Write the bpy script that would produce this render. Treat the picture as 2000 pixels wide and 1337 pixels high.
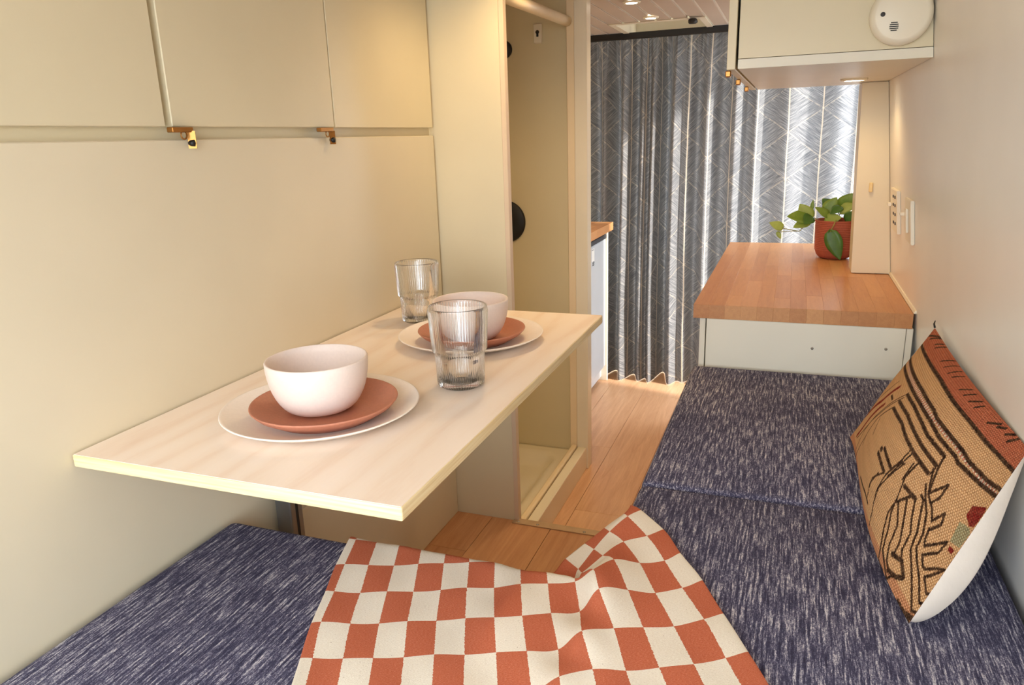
import bpy, bmesh, math, random
import numpy as np
from mathutils import Matrix, Vector

sc = bpy.context.scene
for o in list(bpy.data.objects):
    bpy.data.objects.remove(o, do_unlink=True)
col = sc.collection
random.seed(7)
rng = np.random.default_rng(11)

# ------------------------------------------------------------------ camera
CAM_Z = 1.243
yaw, pitch, roll = math.radians(20.88473), math.radians(15.46274), math.radians(-1.84532)
fwd = Vector((-math.sin(yaw)*math.cos(pitch), math.cos(yaw)*math.cos(pitch), -math.sin(pitch)))
rgt = Vector((math.cos(yaw), math.sin(yaw), 0))
upv = rgt.cross(fwd)
r2 = math.cos(roll)*rgt + math.sin(roll)*upv
u2 = -math.sin(roll)*rgt + math.cos(roll)*upv
cd = bpy.data.cameras.new('camera')
cd.sensor_fit = 'HORIZONTAL'; cd.sensor_width = 36.0
cd.lens = 1435.765/2000*36.0
cd.clip_start = 0.02; cd.clip_end = 200
cam = bpy.data.objects.new('camera', cd); col.objects.link(cam)
M = Matrix((r2, u2, -fwd)).transposed().to_4x4(); M.translation = Vector((0, 0, CAM_Z))
cam.matrix_world = M
sc.camera = cam

# ------------------------------------------------------------------ world, daylight, exposure
sc.view_settings.view_transform = 'Standard'
sc.view_settings.look = 'None'
sc.view_settings.gamma = 1.0
sc.view_settings.use_curve_mapping = False
sc.view_settings.exposure = 0.38
w = bpy.data.worlds.new('sky'); sc.world = w
w.use_nodes = True
bg = w.node_tree.nodes['Background']
bg.inputs[0].default_value = (0.88, 0.985, 1.10, 1)
bg.inputs[1].default_value = 6.0
sd = bpy.data.lights.new('sun', 'SUN'); sd.energy = 6.0; sd.angle = math.radians(4); sd.color = (1, .95, .87)
sun = bpy.data.objects.new('sun', sd); col.objects.link(sun)
sun.rotation_euler = Vector((-1.0, 0.30, -0.45)).to_track_quat('-Z', 'Y').to_euler()
# daylight portals: they only guide the sampling of sky light through the van's real openings
def portal(name, loc, direction, sx, sy):
    d = bpy.data.lights.new(name, 'AREA'); d.shape = 'RECTANGLE'; d.size = sx; d.size_y = sy
    d.cycles.is_portal = True
    o = bpy.data.objects.new(name, d); col.objects.link(o)
    o.location = loc; o.rotation_euler = Vector(direction).to_track_quat('-Z', 'Y').to_euler()
portal('rear_opening_portal', (-0.28, -0.55, 0.94), (0, 1, 0), 1.25, 1.52)
portal('side_door_portal', (0.36, 3.45, 0.85), (-1, 0, 0), 0.43, 1.7)
cy = sc.cycles
cy.max_bounces = 8; cy.diffuse_bounces = 5; cy.glossy_bounces = 4; cy.transmission_bounces = 6; cy.transparent_max_bounces = 12
cy.caustics_reflective = False; cy.caustics_refractive = False; cy.use_denoising = True
WARM = (1.0, 0.70, 0.36)
LAMP_W = 8.0

# ------------------------------------------------------------------ helpers
def lin(c):
    return tuple(((v/255)/12.92 if v/255 <= .04045 else ((v/255+.055)/1.055)**2.4) for v in c)

class NT:
    def __init__(self, name):
        self.m = bpy.data.materials.new(name); self.m.use_nodes = True
        self.t = self.m.node_tree
        self.b = self.t.nodes['Principled BSDF']
        self.out = self.t.nodes['Material Output']
    def n(self, typ, **kw):
        nd = self.t.nodes.new(typ)
        for k, v in kw.items(): setattr(nd, k, v)
        return nd
    def l(self, a, b): self.t.links.new(a, b)
    def set(self, sock, v):
        if isinstance(v, bpy.types.NodeSocket): self.l(v, sock)
        elif isinstance(v, (tuple, list)) and len(v) == 3 and sock.type == 'RGBA': sock.default_value = (*v, 1)
        else: sock.default_value = v
    def ma(self, op, a, b=0.0, c=0.0):
        nd = self.n('ShaderNodeMath', operation=op)
        self.set(nd.inputs[0], a); self.set(nd.inputs[1], b); self.set(nd.inputs[2], c)
        return nd.outputs[0]
    def sep(self, v):
        nd = self.n('ShaderNodeSeparateXYZ'); self.l(v, nd.inputs[0]); return nd.outputs
    def comb(self, x, y, z=0.0):
        nd = self.n('ShaderNodeCombineXYZ')
        for i, v in enumerate((x, y, z)): self.set(nd.inputs[i], v)
        return nd.outputs[0]
    def coord(self, which='Object'):
        return self.n('ShaderNodeTexCoord').outputs[which]
    def mapping(self, v, scale=(1, 1, 1), loc=(0, 0, 0), rot=(0, 0, 0)):
        nd = self.n('ShaderNodeMapping'); self.l(v, nd.inputs[0])
        nd.inputs['Scale'].default_value = scale; nd.inputs['Location'].default_value = loc; nd.inputs['Rotation'].default_value = rot
        return nd.outputs[0]
    def noise(self, v, scale=5, detail=2, rough=.5, dist=0.0):
        nd = self.n('ShaderNodeTexNoise'); self.l(v, nd.inputs['Vector'])
        nd.inputs['Scale'].default_value = scale; nd.inputs['Detail'].default_value = detail
        nd.inputs['Roughness'].default_value = rough; nd.inputs['Distortion'].default_value = dist
        return nd.outputs[0]
    def ramp(self, f, stops):
        nd = self.n('ShaderNodeValToRGB'); self.l(f, nd.inputs[0])
        e = nd.color_ramp.elements
        while len(e) < len(stops): e.new(0.5)
        for i, (p, c) in enumerate(stops):
            e[i].position = p; e[i].color = (*c, 1) if len(c) == 3 else c
        return nd.outputs[0]
    def mix(self, f, a, b, mode='MIX'):
        nd = self.n('ShaderNodeMix', data_type='RGBA', blend_type=mode)
        self.set(nd.inputs[0], f); self.set(nd.inputs[6], a); self.set(nd.inputs[7], b)
        return nd.outputs[2]
    def mr(self, v, a, b, c=0.0, d=1.0, smooth=False):
        nd = self.n('ShaderNodeMapRange'); self.set(nd.inputs[0], v)
        if smooth: nd.interpolation_type = 'SMOOTHSTEP'
        for i, x in enumerate((a, b, c, d)): nd.inputs[i+1].default_value = x
        return nd.outputs[0]
    def bump(self, h, strength=.2, dist=.002):
        nd = self.n('ShaderNodeBump'); self.l(h, nd.inputs['Height'])
        nd.inputs['Strength'].default_value = strength; nd.inputs['Distance'].default_value = dist
        self.l(nd.outputs[0], self.b.inputs['Normal'])
    def done(self, color=None, rough=.5, spec=.5, metal=0.0, **kw):
        if color is not None: self.set(self.b.inputs['Base Color'], color)
        self.set(self.b.inputs['Roughness'], rough); self.b.inputs['Specular IOR Level'].default_value = spec
        self.b.inputs['Metallic'].default_value = metal
        for k, v in kw.items(): self.set(self.b.inputs[k], v)
        return self.m

def paint(name, rgb, rough=.42, var=.04, spec=.4, scale=3, bump=.06):
    t = NT(name); c = lin(rgb); co = t.coord()
    n1 = t.noise(co, scale, 3)
    colr = t.mix(t.mr(n1, .3, .7, 0, 1), tuple(v*(1-var) for v in c), tuple(min(1, v*(1+var)) for v in c))
    if bump: t.bump(t.noise(co, 220, 2), bump, .001)
    return t.done(colr, rough, spec)

def plain(name, rgb, rough=.5, metal=0.0, spec=.5, var=.06, scale=40):
    t = NT(name); c = lin(rgb)
    n1 = t.noise(t.coord(), scale, 2)
    colr = t.mix(t.mr(n1, .3, .7), tuple(v*(1-var) for v in c), tuple(min(1, v*(1+var)) for v in c))
    return t.done(colr, rough, spec, metal)

MAT = {}
MAT['wall'] = paint('cream_wall_paint', (226, 214, 186), .38)
MAT['door'] = paint('cream_door_paint', (224, 212, 180), .35)
MAT['wall_right'] = paint('pale_wall_paint', (243, 238, 229), .34)
MAT['board'] = paint('dim_ceiling_board_paint', (204, 188, 174), .45)  # dimness of the board faces put into their colour
MAT['groove'] = paint('groove_highlight_white', (252, 248, 240), .5)  # bright highlights in the board gaps, painted as a whiter backing
MAT['white'] = paint('white_cabinet_paint', (232, 226, 208), .35)
MAT['trim'] = paint('white_trim', (240, 230, 206), .3)
MAT['edge'] = paint('pinkish_edge_band', (222, 200, 172), .5)
MAT['olive'] = paint('shower_wall_board', (222, 210, 174), .4)
MAT['tray'] = paint('shower_tray_plastic', (236, 226, 200), .25, spec=.5, bump=0)
MAT['rod'] = paint('cream_plastic_rod', (244, 224, 188), .3, bump=0)
MAT['black'] = plain('black_rubber', (18, 16, 14), .5)
MAT['dark'] = plain('dark_gap', (30, 26, 22), .7)
MAT['brass'] = plain('brass', (176, 124, 66), .35, .9)
MAT['alu'] = plain('aluminium', (150, 154, 158), .35, .85)
MAT['nosing'] = plain('bronze_floor_nosing', (190, 160, 126), .45, .3)
MAT['screw'] = plain('steel_screw', (168, 160, 148), .4, .6)
MAT['plastic'] = paint('white_plastic', (240, 232, 212), .35, bump=0)
MAT['cream_plastic'] = paint('cream_plastic', (232, 206, 150), .4, bump=0)
MAT['fridge'] = paint('fridge_door_enamel', (206, 210, 214), .3, bump=0)
MAT['ground'] = paint('pale_gravel', (176, 170, 160), .9, .15, scale=20)
MAT['soil'] = plain('potting_soil', (70, 50, 36), .95, var=.4, scale=90)
MAT['label'] = paint('paper_label', (240, 238, 232), .6, bump=0)
MAT['ink'] = plain('grey_print', (70, 70, 72), .6)
MAT['plywood_edge'] = None

def emis(name, rgb, s):
    t = NT(name); t.b.inputs['Emission Color'].default_value = (*rgb, 1); t.b.inputs['Emission Strength'].default_value = s
    return t.done((1, 1, 1), .4)
MAT['lamp'] = emis('lit_led_lens', (1, .9, .7), 14)

def m_planks(name, c1, c2, axis, rough=.38):
    t = NT(name); co = t.coord()
    oi = t.n('ShaderNodeObjectInfo')
    sh = t.comb(t.ma('MULTIPLY', oi.outputs['Random'], 13.0), t.ma('MULTIPLY', oi.outputs['Random'], 7.0), 0.0)
    ad = t.n('ShaderNodeVectorMath', operation='ADD'); t.l(co, ad.inputs[0]); t.l(sh, ad.inputs[1])
    v = ad.outputs[0]
    s = (22, 1.6, 22) if axis == 'Y' else (1.6, 22, 22)
    g = t.noise(t.mapping(v, s), 1.6, 5, .6, 1.6)
    f = t.noise(t.mapping(v, tuple(k*7 for k in s)), 2.2, 3, .6)
    b = t.noise(v, 3.0, 2)
    k = t.ma('ADD', t.ma('MULTIPLY', g, .65), t.ma('ADD', t.ma('MULTIPLY', f, .2), t.ma('MULTIPLY', b, .25)))
    c = t.ramp(k, [(.38, lin(c1)), (.72, lin(c2))])
    c = t.mix(t.ma('MULTIPLY', oi.outputs['Random'], .22), c, lin(c2))
    t.bump(g, .12, .001)
    return t.done(c, rough, .45)
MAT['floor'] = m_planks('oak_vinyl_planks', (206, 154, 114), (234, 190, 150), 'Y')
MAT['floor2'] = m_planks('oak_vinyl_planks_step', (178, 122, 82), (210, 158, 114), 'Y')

def m_stave():
    t = NT('beech_butcher_block'); co = t.coord(); oi = t.n('ShaderNodeObjectInfo')
    sh = t.comb(t.ma('MULTIPLY', oi.outputs['Random'], 31.0), t.ma('MULTIPLY', oi.outputs['Random'], 17.0), 0.0)
    ad = t.n('ShaderNodeVectorMath', operation='ADD'); t.l(co, ad.inputs[0]); t.l(sh, ad.inputs[1])
    g = t.noise(t.mapping(ad.outputs[0], (60, 5, 60)), 1.4, 4, .6, .8)
    f = t.noise(t.mapping(ad.outputs[0], (500, 30, 500)), 1.2, 2)
    k = t.ma('ADD', t.ma('MULTIPLY', g, .6), t.ma('MULTIPLY', f, .3))
    c = t.ramp(k, [(.3, lin((180, 120, 74))), (.62, lin((212, 156, 102)))])
    c2 = t.mix(oi.outputs['Random'], lin((180, 120, 76)), lin((222, 168, 114)))
    c = t.mix(.5, c, c2)
    return t.done(c, .36, .45)
MAT['stave'] = m_stave()

def m_maple():
    t = NT('maple_plywood_face'); co = t.coord()
    g = t.noise(t.mapping(co, (9, 1.8, 9)), 1.5, 4, .55, 1.8)
    f = t.noise(t.mapping(co, (160, 14, 100)), 1.5, 3)
    w_ = t.n('ShaderNodeTexWave', wave_type='BANDS', bands_direction='X'); t.l(t.mapping(co, (4, .9, 4)), w_.inputs[0])
    w_.inputs['Scale'].default_value = 1.4; w_.inputs['Distortion'].default_value = 9; w_.inputs['Detail'].default_value = 2; w_.inputs['Detail Scale'].default_value = 1.2
    k = t.ma('ADD', t.ma('MULTIPLY', g, .45), t.ma('ADD', t.ma('MULTIPLY', f, .2), t.ma('MULTIPLY', w_.outputs[1], .25)))
    c = t.ramp(k, [(.20, lin((243, 220, 200))), (.42, lin((250, 233, 217))), (.72, lin((253, 239, 226)))])
    return t.done(c, .33, .45)
MAT['maple'] = m_maple()
def m_ply_edge():
    t = NT('plywood_edge'); co = t.coord()
    g = t.noise(t.mapping(co, (8, 8, 300)), 1.2, 2)
    c = t.ramp(g, [(.35, lin((232, 206, 152))), (.65, lin((246, 228, 184)))])
    return t.done(c, .5)
MAT['ply_edge'] = m_ply_edge()

def m_cushion():
    t = NT('navy_melange_upholstery'); co = t.coord()
    x, y, z = t.sep(co)
    # long yarn streaks running lengthways
    s1 = t.noise(t.comb(t.ma('MULTIPLY', x, 290), t.ma('MULTIPLY', y, 19), t.ma('MULTIPLY', z, 290)), 1.0, 3, .65)
    s2 = t.noise(t.comb(t.ma('MULTIPLY', x, 620), t.ma('MULTIPLY', y, 170), t.ma('MULTIPLY', z, 620)), 1.0, 3, .7)
    wv = t.noise(t.comb(t.ma('MULTIPLY', x, 700), t.ma('MULTIPLY', y, 560), z), 1.0, 1)
    k = t.ma('ADD', t.ma('MULTIPLY', s1, .62), t.ma('ADD', t.ma('MULTIPLY', s2, .40), t.ma('MULTIPLY', wv, .20)))
    big = t.noise(t.comb(t.ma('MULTIPLY', x, 3), t.ma('MULTIPLY', y, 3), z), 1.0, 1)
    k = t.ma('ADD', k, t.ma('MULTIPLY', t.ma('SUBTRACT', big, .5), .10))
    c = t.ramp(k, [(.44, lin((48, 47, 66))), (.585, lin((72, 71, 96))), (.66, lin((122, 121, 142))), (.74, lin((208, 205, 212)))])
    t.bump(t.ma('ADD', wv, k), .5, .002)
    return t.done(c, .92, .15)
MAT['cushion'] = m_cushion()

def m_blanket():
    t = NT('terracotta_check_wool'); uv = t.coord('UV')
    x, y, z = t.sep(uv)
    jx = t.noise(t.comb(t.ma('MULTIPLY', x, 1.5), t.ma('MULTIPLY', y, 26), 0.0), 1.0, 1)
    xx = t.ma('ADD', x, t.ma('MULTIPLY', t.ma('SUBTRACT', jx, .5), .07))
    par = t.ma('MODULO', t.ma('ADD', t.ma('FLOOR', t.ma('ADD', xx, 41)), t.ma('FLOOR', t.ma('ADD', y, 40))), 2.0)
    thr = t.noise(t.comb(t.ma('MULTIPLY', x, 14), t.ma('MULTIPLY', y, 90), 0.0), 1.0, 3, .7)
    thr2 = t.noise(t.comb(t.ma('MULTIPLY', x, 60), t.ma('MULTIPLY', y, 60), 0.0), 1.0, 2, .7)
    red = t.ramp(t.ma('ADD', t.ma('MULTIPLY', thr, .6), t.ma('MULTIPLY', thr2, .4)), [(.34, lin((174, 86, 58))), (.52, lin((196, 108, 78))), (.70, lin((222, 152, 122)))])
    sp = t.noise(t.comb(t.ma('MULTIPLY', x, 16), t.ma('MULTIPLY', y, 24), 0.0), 1.0, 1)
    wh = t.ramp(thr, [(.35, lin((228, 216, 196))), (.6, lin((244, 236, 220)))])
    wh = t.mix(t.mr(sp, .74, .79), wh, lin((176, 156, 132)))
    c = t.mix(par, wh, red)
    t.bump(t.ma('ADD', thr2, thr), .45, .002)
    return t.done(c, .95, .1)
MAT['blanket'] = m_blanket()

def m_curtain():
    t = NT('blue_grey_leaf_print_cotton'); uv = t.coord('UV')
    u, v, _ = t.sep(uv)            # metres of cloth
    wob = t.noise(t.comb(t.ma('MULTIPLY', u, 3), t.ma('MULTIPLY', v, 3), 0.0), 1.0, 2)
    W, P = .150, .205
    q = t.ma('DIVIDE', t.ma('ADD', u, t.ma('MULTIPLY', t.ma('SUBTRACT', wob, .5), .012)), W)
    vv = t.ma('ADD', v, t.ma('MULTIPLY', t.ma('SUBTRACT', wob, .5), .03))
    a = t.ma('ADD', t.ma('SUBTRACT', t.ma('DIVIDE', vv, P), t.ma('MULTIPLY', q, .5)), 50.0)
    b = t.ma('ADD', t.ma('ADD', t.ma('DIVIDE', vv, P), t.ma('MULTIPLY', q, .5)), 50.0)
    cen = t.ma('SUBTRACT', t.ma('FLOOR', b), t.ma('FLOOR', a))
    side = t.ma('SIGN', t.ma('SUBTRACT', q, cen))
    # fine brush strokes fanning outwards from every vein
    rel = t.ma('MULTIPLY', t.ma('SUBTRACT', q, cen), W)
    h = t.ma('SUBTRACT', vv, t.ma('MULTIPLY', t.ma('MULTIPLY', rel, side), .62))
    st = t.noise(t.comb(t.ma('MULTIPLY', h, 300), t.ma('MULTIPLY', u, 12), side), 1.0, 3, .6)
    st2 = t.noise(t.comb(t.ma('MULTIPLY', h, 640), t.ma('MULTIPLY', u, 24), side), 1.0, 2, .6)
    k = t.ma('ADD', t.ma('MULTIPLY', st, .6), t.ma('MULTIPLY', st2, .4))
    base = t.ramp(k, [(.34, lin((86, 86, 90))), (.5, lin((120, 120, 122))), (.68, lin((180, 178, 174)))])
    def line(x, wdt, soft):
        fr = t.ma('ABSOLUTE', t.ma('SUBTRACT', t.ma('FRACT', t.ma('ADD', x, .5)), .5))
        return t.mr(fr, wdt, wdt+soft, 1.0, 0.0)
    brk = t.mr(t.noise(t.comb(t.ma('MULTIPLY', u, 60), t.ma('MULTIPLY', v, 60), 0.0), 1.0, 2), .35, .55)
    ln = line(q, .011, .016)
    dg = t.ma('MULTIPLY', t.ma('MAXIMUM', line(a, .006, .016), line(b, .006, .016)), t.ma('MULTIPLY', brk, .45))
    c = t.mix(t.ma('MINIMUM', t.ma('ADD', t.ma('MULTIPLY', ln, .8), dg), 1.0), base, lin((214, 198, 176)))
    t.set(t.b.inputs['Base Color'], c)
    t.b.inputs['Roughness'].default_value = .9; t.b.inputs['Specular IOR Level'].default_value = .15
    tr = t.n('ShaderNodeBsdfTranslucent'); t.l(c, tr.inputs[0])
    mx = t.n('ShaderNodeMixShader'); mx.inputs[0].default_value = .22
    t.l(t.b.outputs[0], mx.inputs[1]); t.l(tr.outputs[0], mx.inputs[2]); t.l(mx.outputs[0], t.out.inputs[0])
    return t.m
MAT['curtain'] = m_curtain()

def m_ceramic(name, rgb, speck=.06, rough=.5):
    t = NT(name); co = t.coord(); c = lin(rgb)
    n1 = t.noise(co, 260, 2); n2 = t.noise(co, 18, 3)
    k = t.ma('ADD', t.ma('MULTIPLY', n1, .5), t.ma('MULTIPLY', n2, .5))
    colr = t.mix(t.mr(k, .35, .65), tuple(x*(1-speck) for x in c), tuple(min(1, x*(1+speck)) for x in c))
    return t.done(colr, rough, .4)
MAT['plate'] = m_ceramic('matte_white_stoneware', (248, 237, 226), .03)
MAT['bowl'] = m_ceramic('matte_blush_white_stoneware', (234, 217, 206), .03)
MAT['terra'] = m_ceramic('matte_terracotta_stoneware', (190, 124, 98), .08)
MAT['pot'] = m_ceramic('terracotta_pot', (172, 88, 64), .12, .7)

def m_glass():
    t = NT('clear_glass')
    rf_ = t.n('ShaderNodeBsdfGlass'); rf_.inputs['Roughness'].default_value = 0.0; rf_.inputs['IOR'].default_value = 1.42; rf_.inputs[0].default_value = (1, 1, 1, 1)
    m2 = t.n('ShaderNodeMixShader'); m2.inputs[0].default_value = .06
    lw = t.n('ShaderNodeLayerWeight'); lw.inputs[0].default_value = .32
    fc = t.n('ShaderNodeLayerWeight'); fc.inputs[0].default_value = .5
    tr = t.n('ShaderNodeBsdfTransparent')
    t.l(t.ramp(fc.outputs['Facing'], [(0, (.995, .995, .99)), (.55, (.95, .945, .93)), (1, (.87, .86, .84))]), tr.inputs[0])
    gl = t.n('ShaderNodeBsdfGlossy'); gl.inputs['Roughness'].default_value = .05; gl.inputs[0].default_value = (.95, .95, .95, 1)
    mx = t.n('ShaderNodeMixShader'); t.l(t.ma('MULTIPLY', lw.outputs['Fresnel'], .95), mx.inputs[0])
    t.l(tr.outputs[0], mx.inputs[1]); t.l(gl.outputs[0], mx.inputs[2]); t.l(mx.outputs[0], m2.inputs[1]); t.l(rf_.outputs[0], m2.inputs[2]); t.l(m2.outputs[0], t.out.inputs[0])
    return t.m
MAT['glass'] = m_glass()

def m_leaf():
    t = NT('pothos_leaf'); oi = t.n('ShaderNodeObjectInfo'); co = t.coord()
    n1 = t.noise(co, 45, 3)
    c = t.mix(oi.outputs['Random'], lin((138, 170, 62)), lin((200, 214, 116)))
    c = t.mix(t.mr(n1, .45, .7, 0, .55), c, lin((172, 190, 96)))
    t.set(t.b.inputs['Base Color'], c); t.b.inputs['Roughness'].default_value = .4
    tr = t.n('ShaderNodeBsdfTranslucent'); t.l(c, tr.inputs[0])
    mx = t.n('ShaderNodeMixShader'); mx.inputs[0].default_value = .3
    t.l(t.b.outputs[0], mx.inputs[1]); t.l(tr.outputs[0], mx.inputs[2]); t.l(mx.outputs[0], t.out.inputs[0])
    return t.m
MAT['leaf'] = m_leaf()
MAT['leaf_dark'] = plain('dark_pothos_leaf', (72, 112, 42), .4, var=.2)
MAT['stem'] = plain('pale_green_stem', (150, 150, 72), .5)

def m_kilim():
    t = NT('embroidered_kilim'); at = t.n('ShaderNodeVertexColor'); at.layer_name = 'Col'
    uv = t.coord('UV'); x, y, z = t.sep(uv)
    # rows of knots: a brick pattern of small stitches
    rowi = t.ma('FLOOR', t.ma('MULTIPLY', y, 78))
    fx = t.ma('SUBTRACT', t.ma('FRACT', t.ma('ADD', t.ma('MULTIPLY', x, 120), t.ma('MULTIPLY', rowi, .5))), .5)
    fy = t.ma('SUBTRACT', t.ma('FRACT', t.ma('MULTIPLY', y, 78)), .5)
    d = t.ma('SQRT', t.ma('ADD', t.ma('MULTIPLY', fx, fx), t.ma('MULTIPLY', fy, fy)))
    knot = t.mr(d, .2, .62, 1.0, 0.0)
    n1 = t.noise(t.comb(t.ma('MULTIPLY', x, 60), t.ma('MULTIPLY', y, 40), 0.0), 1.0, 3)
    c = t.mix(t.ma('MULTIPLY', t.ma('SUBTRACT', 1.0, knot), .4), at.outputs[0], lin((196, 140, 96)), 'MULTIPLY')
    c = t.mix(t.mr(n1, .3, .7, 0, .14), c, lin((222, 168, 124)), 'MIX')
    t.bump(knot, .8, .003)
    return t.done(c, .95, .1)
MAT['kilim'] = m_kilim()
MAT['linen'] = paint('white_cotton_backing', (222, 211, 198), .9, .04, .1, 30, .3)

# ------------------------------------------------------------------ object helpers
ORG = {}
def link(name, me, mat, parent=None, origin=None, smooth=False):
    """me holds world coordinates; the origin goes to the base centre."""
    n = len(me.vertices); co = np.empty(n*3); me.vertices.foreach_get('co', co); co = co.reshape(-1, 3)
    if origin is None:
        lo, hi = co.min(0), co.max(0); origin = np.array([(lo[0]+hi[0])/2, (lo[1]+hi[1])/2, lo[2]])
    origin = np.array(origin, float)
    me.vertices.foreach_set('co', (co-origin).ravel()); me.update()
    if mat: me.materials.append(MAT[mat] if isinstance(mat, str) else mat)
    if smooth: me.polygons.foreach_set('use_smooth', [True]*len(me.polygons))
    o = bpy.data.objects.new(name, me); col.objects.link(o)
    if parent is not None:
        o.parent = parent; o.location = origin - ORG[parent.name]
    else: o.location = origin
    ORG[o.name] = origin
    return o
def tag(o, label=None, cat=None, group=None, kind=None):
    for k, v in (('label', label), ('category', cat), ('group', group), ('kind', kind)):
        if v: o[k] = v
    return o
def thing(name, loc, label, cat, group=None):
    o = bpy.data.objects.new(name, None); col.objects.link(o); o.location = loc; o.empty_display_size = .05
    ORG[o.name] = np.array(loc, float)
    return tag(o, label, cat, group)
def mesh(name, v, f):
    me = bpy.data.meshes.new(name); me.from_pydata([tuple(map(float, p)) for p in v], [], f); me.update(); return me
def bm_mesh(bm, name):
    bmesh.ops.recalc_face_normals(bm, faces=bm.faces)
    me = bpy.data.meshes.new(name); bm.to_mesh(me); bm.free(); return me
def bm_box(bm, x0, x1, y0, y1, z0, z1):
    vs = [bm.verts.new((x, y, z)) for x in (x0, x1) for y in (y0, y1) for z in (z0, z1)]
    for q in ((0, 1, 3, 2), (4, 6, 7, 5), (0, 4, 5, 1), (2, 3, 7, 6), (0, 2, 6, 4), (1, 5, 7, 3)):
        bm.faces.new([vs[i] for i in q])
    return vs
def box(name, x0, x1, y0, y1, z0, z1, mat, parent=None, bev=0.0, seg=1, smooth=False, origin=None):
    bm = bmesh.new(); bm_box(bm, x0, x1, y0, y1, z0, z1)
    if bev: bmesh.ops.bevel(bm, geom=bm.edges[:], offset=bev, segments=seg, affect='EDGES', profile=.5)
    return link(name, bm_mesh(bm, name), mat, parent, smooth=smooth, origin=origin)
def prism(name, pts_bottom, pts_top, mat, parent=None, bev=0.0):
    """hexahedron or n-gon prism between two loops"""
    bm = bmesh.new(); n = len(pts_bottom)
    a = [bm.verts.new(p) for p in pts_bottom]; b = [bm.verts.new(p) for p in pts_top]
    bm.faces.new(a[::-1]); bm.faces.new(b)
    for i in range(n): bm.faces.new([a[i], a[(i+1) % n], b[(i+1) % n], b[i]])
    if bev: bmesh.ops.bevel(bm, geom=bm.edges[:], offset=bev, segments=2, affect='EDGES')
    return link(name, bm_mesh(bm, name), mat, parent)
def lathe(name, prof, c, mat, parent=None, n=64, axis='Z', smooth=True, rib=None, close=False):
    """prof: list of (r, h); revolve about the axis through c. rib(i_prof, ang) -> radius offset"""
    vs, fs = [], []
    m = len(prof)
    for i, (r, h) in enumerate(prof):
        for k in range(n):
            a = 2*math.pi*k/n
            rr = r + (rib(i, k) if rib else 0)
            p = (rr*math.cos(a), rr*math.sin(a), h)
            if axis == 'Y': p = (p[0], p[2], p[1])
            if axis == 'X': p = (p[2], p[0], p[1])
            vs.append((p[0]+c[0], p[1]+c[1], p[2]+c[2]))
    for i in range(m-1):
        for k in range(n):
            fs.append((i*n+k, i*n+(k+1) % n, (i+1)*n+(k+1) % n, (i+1)*n+k))
    if close:
        for k in range(n): fs.append(((m-1)*n+k, (m-1)*n+(k+1) % n, (k+1) % n, k))
    else:
        if prof[0][0] > 1e-5: fs.append(tuple(range(n))[::-1])
        if prof[-1][0] > 1e-5: fs.append(tuple((m-1)*n+k for k in range(n)))
    bm = bmesh.new(); me = mesh(name, vs, fs); bm.from_mesh(me)
    bmesh.ops.remove_doubles(bm, verts=bm.verts, dist=1e-6)
    bmesh.ops.recalc_face_normals(bm, faces=bm.faces)
    bm.to_mesh(me); bm.free()
    return link(name, me, mat, parent, smooth=smooth)
def tube(name, pts, rad, mat, parent=None, n=10):
    pts = [Vector(p) for p in pts]; vs, fs = [], []
    for i, p in enumerate(pts):
        d = (pts[min(i+1, len(pts)-1)] - pts[max(i-1, 0)]).normalized()
        a = d.cross(Vector((0, 0, 1)));  a = a if a.length > .05 else d.cross(Vector((1, 0, 0)))
        a.normalize(); b = d.cross(a)
        r = rad[i] if isinstance(rad, (list, tuple)) else rad
        for k in range(n):
            t = 2*math.pi*k/n; q = p + r*(math.cos(t)*a + math.sin(t)*b); vs.append(q)
    for i in range(len(pts)-1):
        for k in range(n): fs.append((i*n+k, i*n+(k+1) % n, (i+1)*n+(k+1) % n, (i+1)*n+k))
    fs.append(tuple(range(n))[::-1]); fs.append(tuple((len(pts)-1)*n+k for k in range(n)))
    return link(name, mesh(name, vs, fs), mat, parent, smooth=True)
def cr(p0, p1, p2, p3, t):
    return .5*((2*p1)+(-p0+p2)*t+(2*p0-5*p1+4*p2-p3)*t*t+(-p0+3*p1-3*p2+p3)*t**3)

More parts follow.
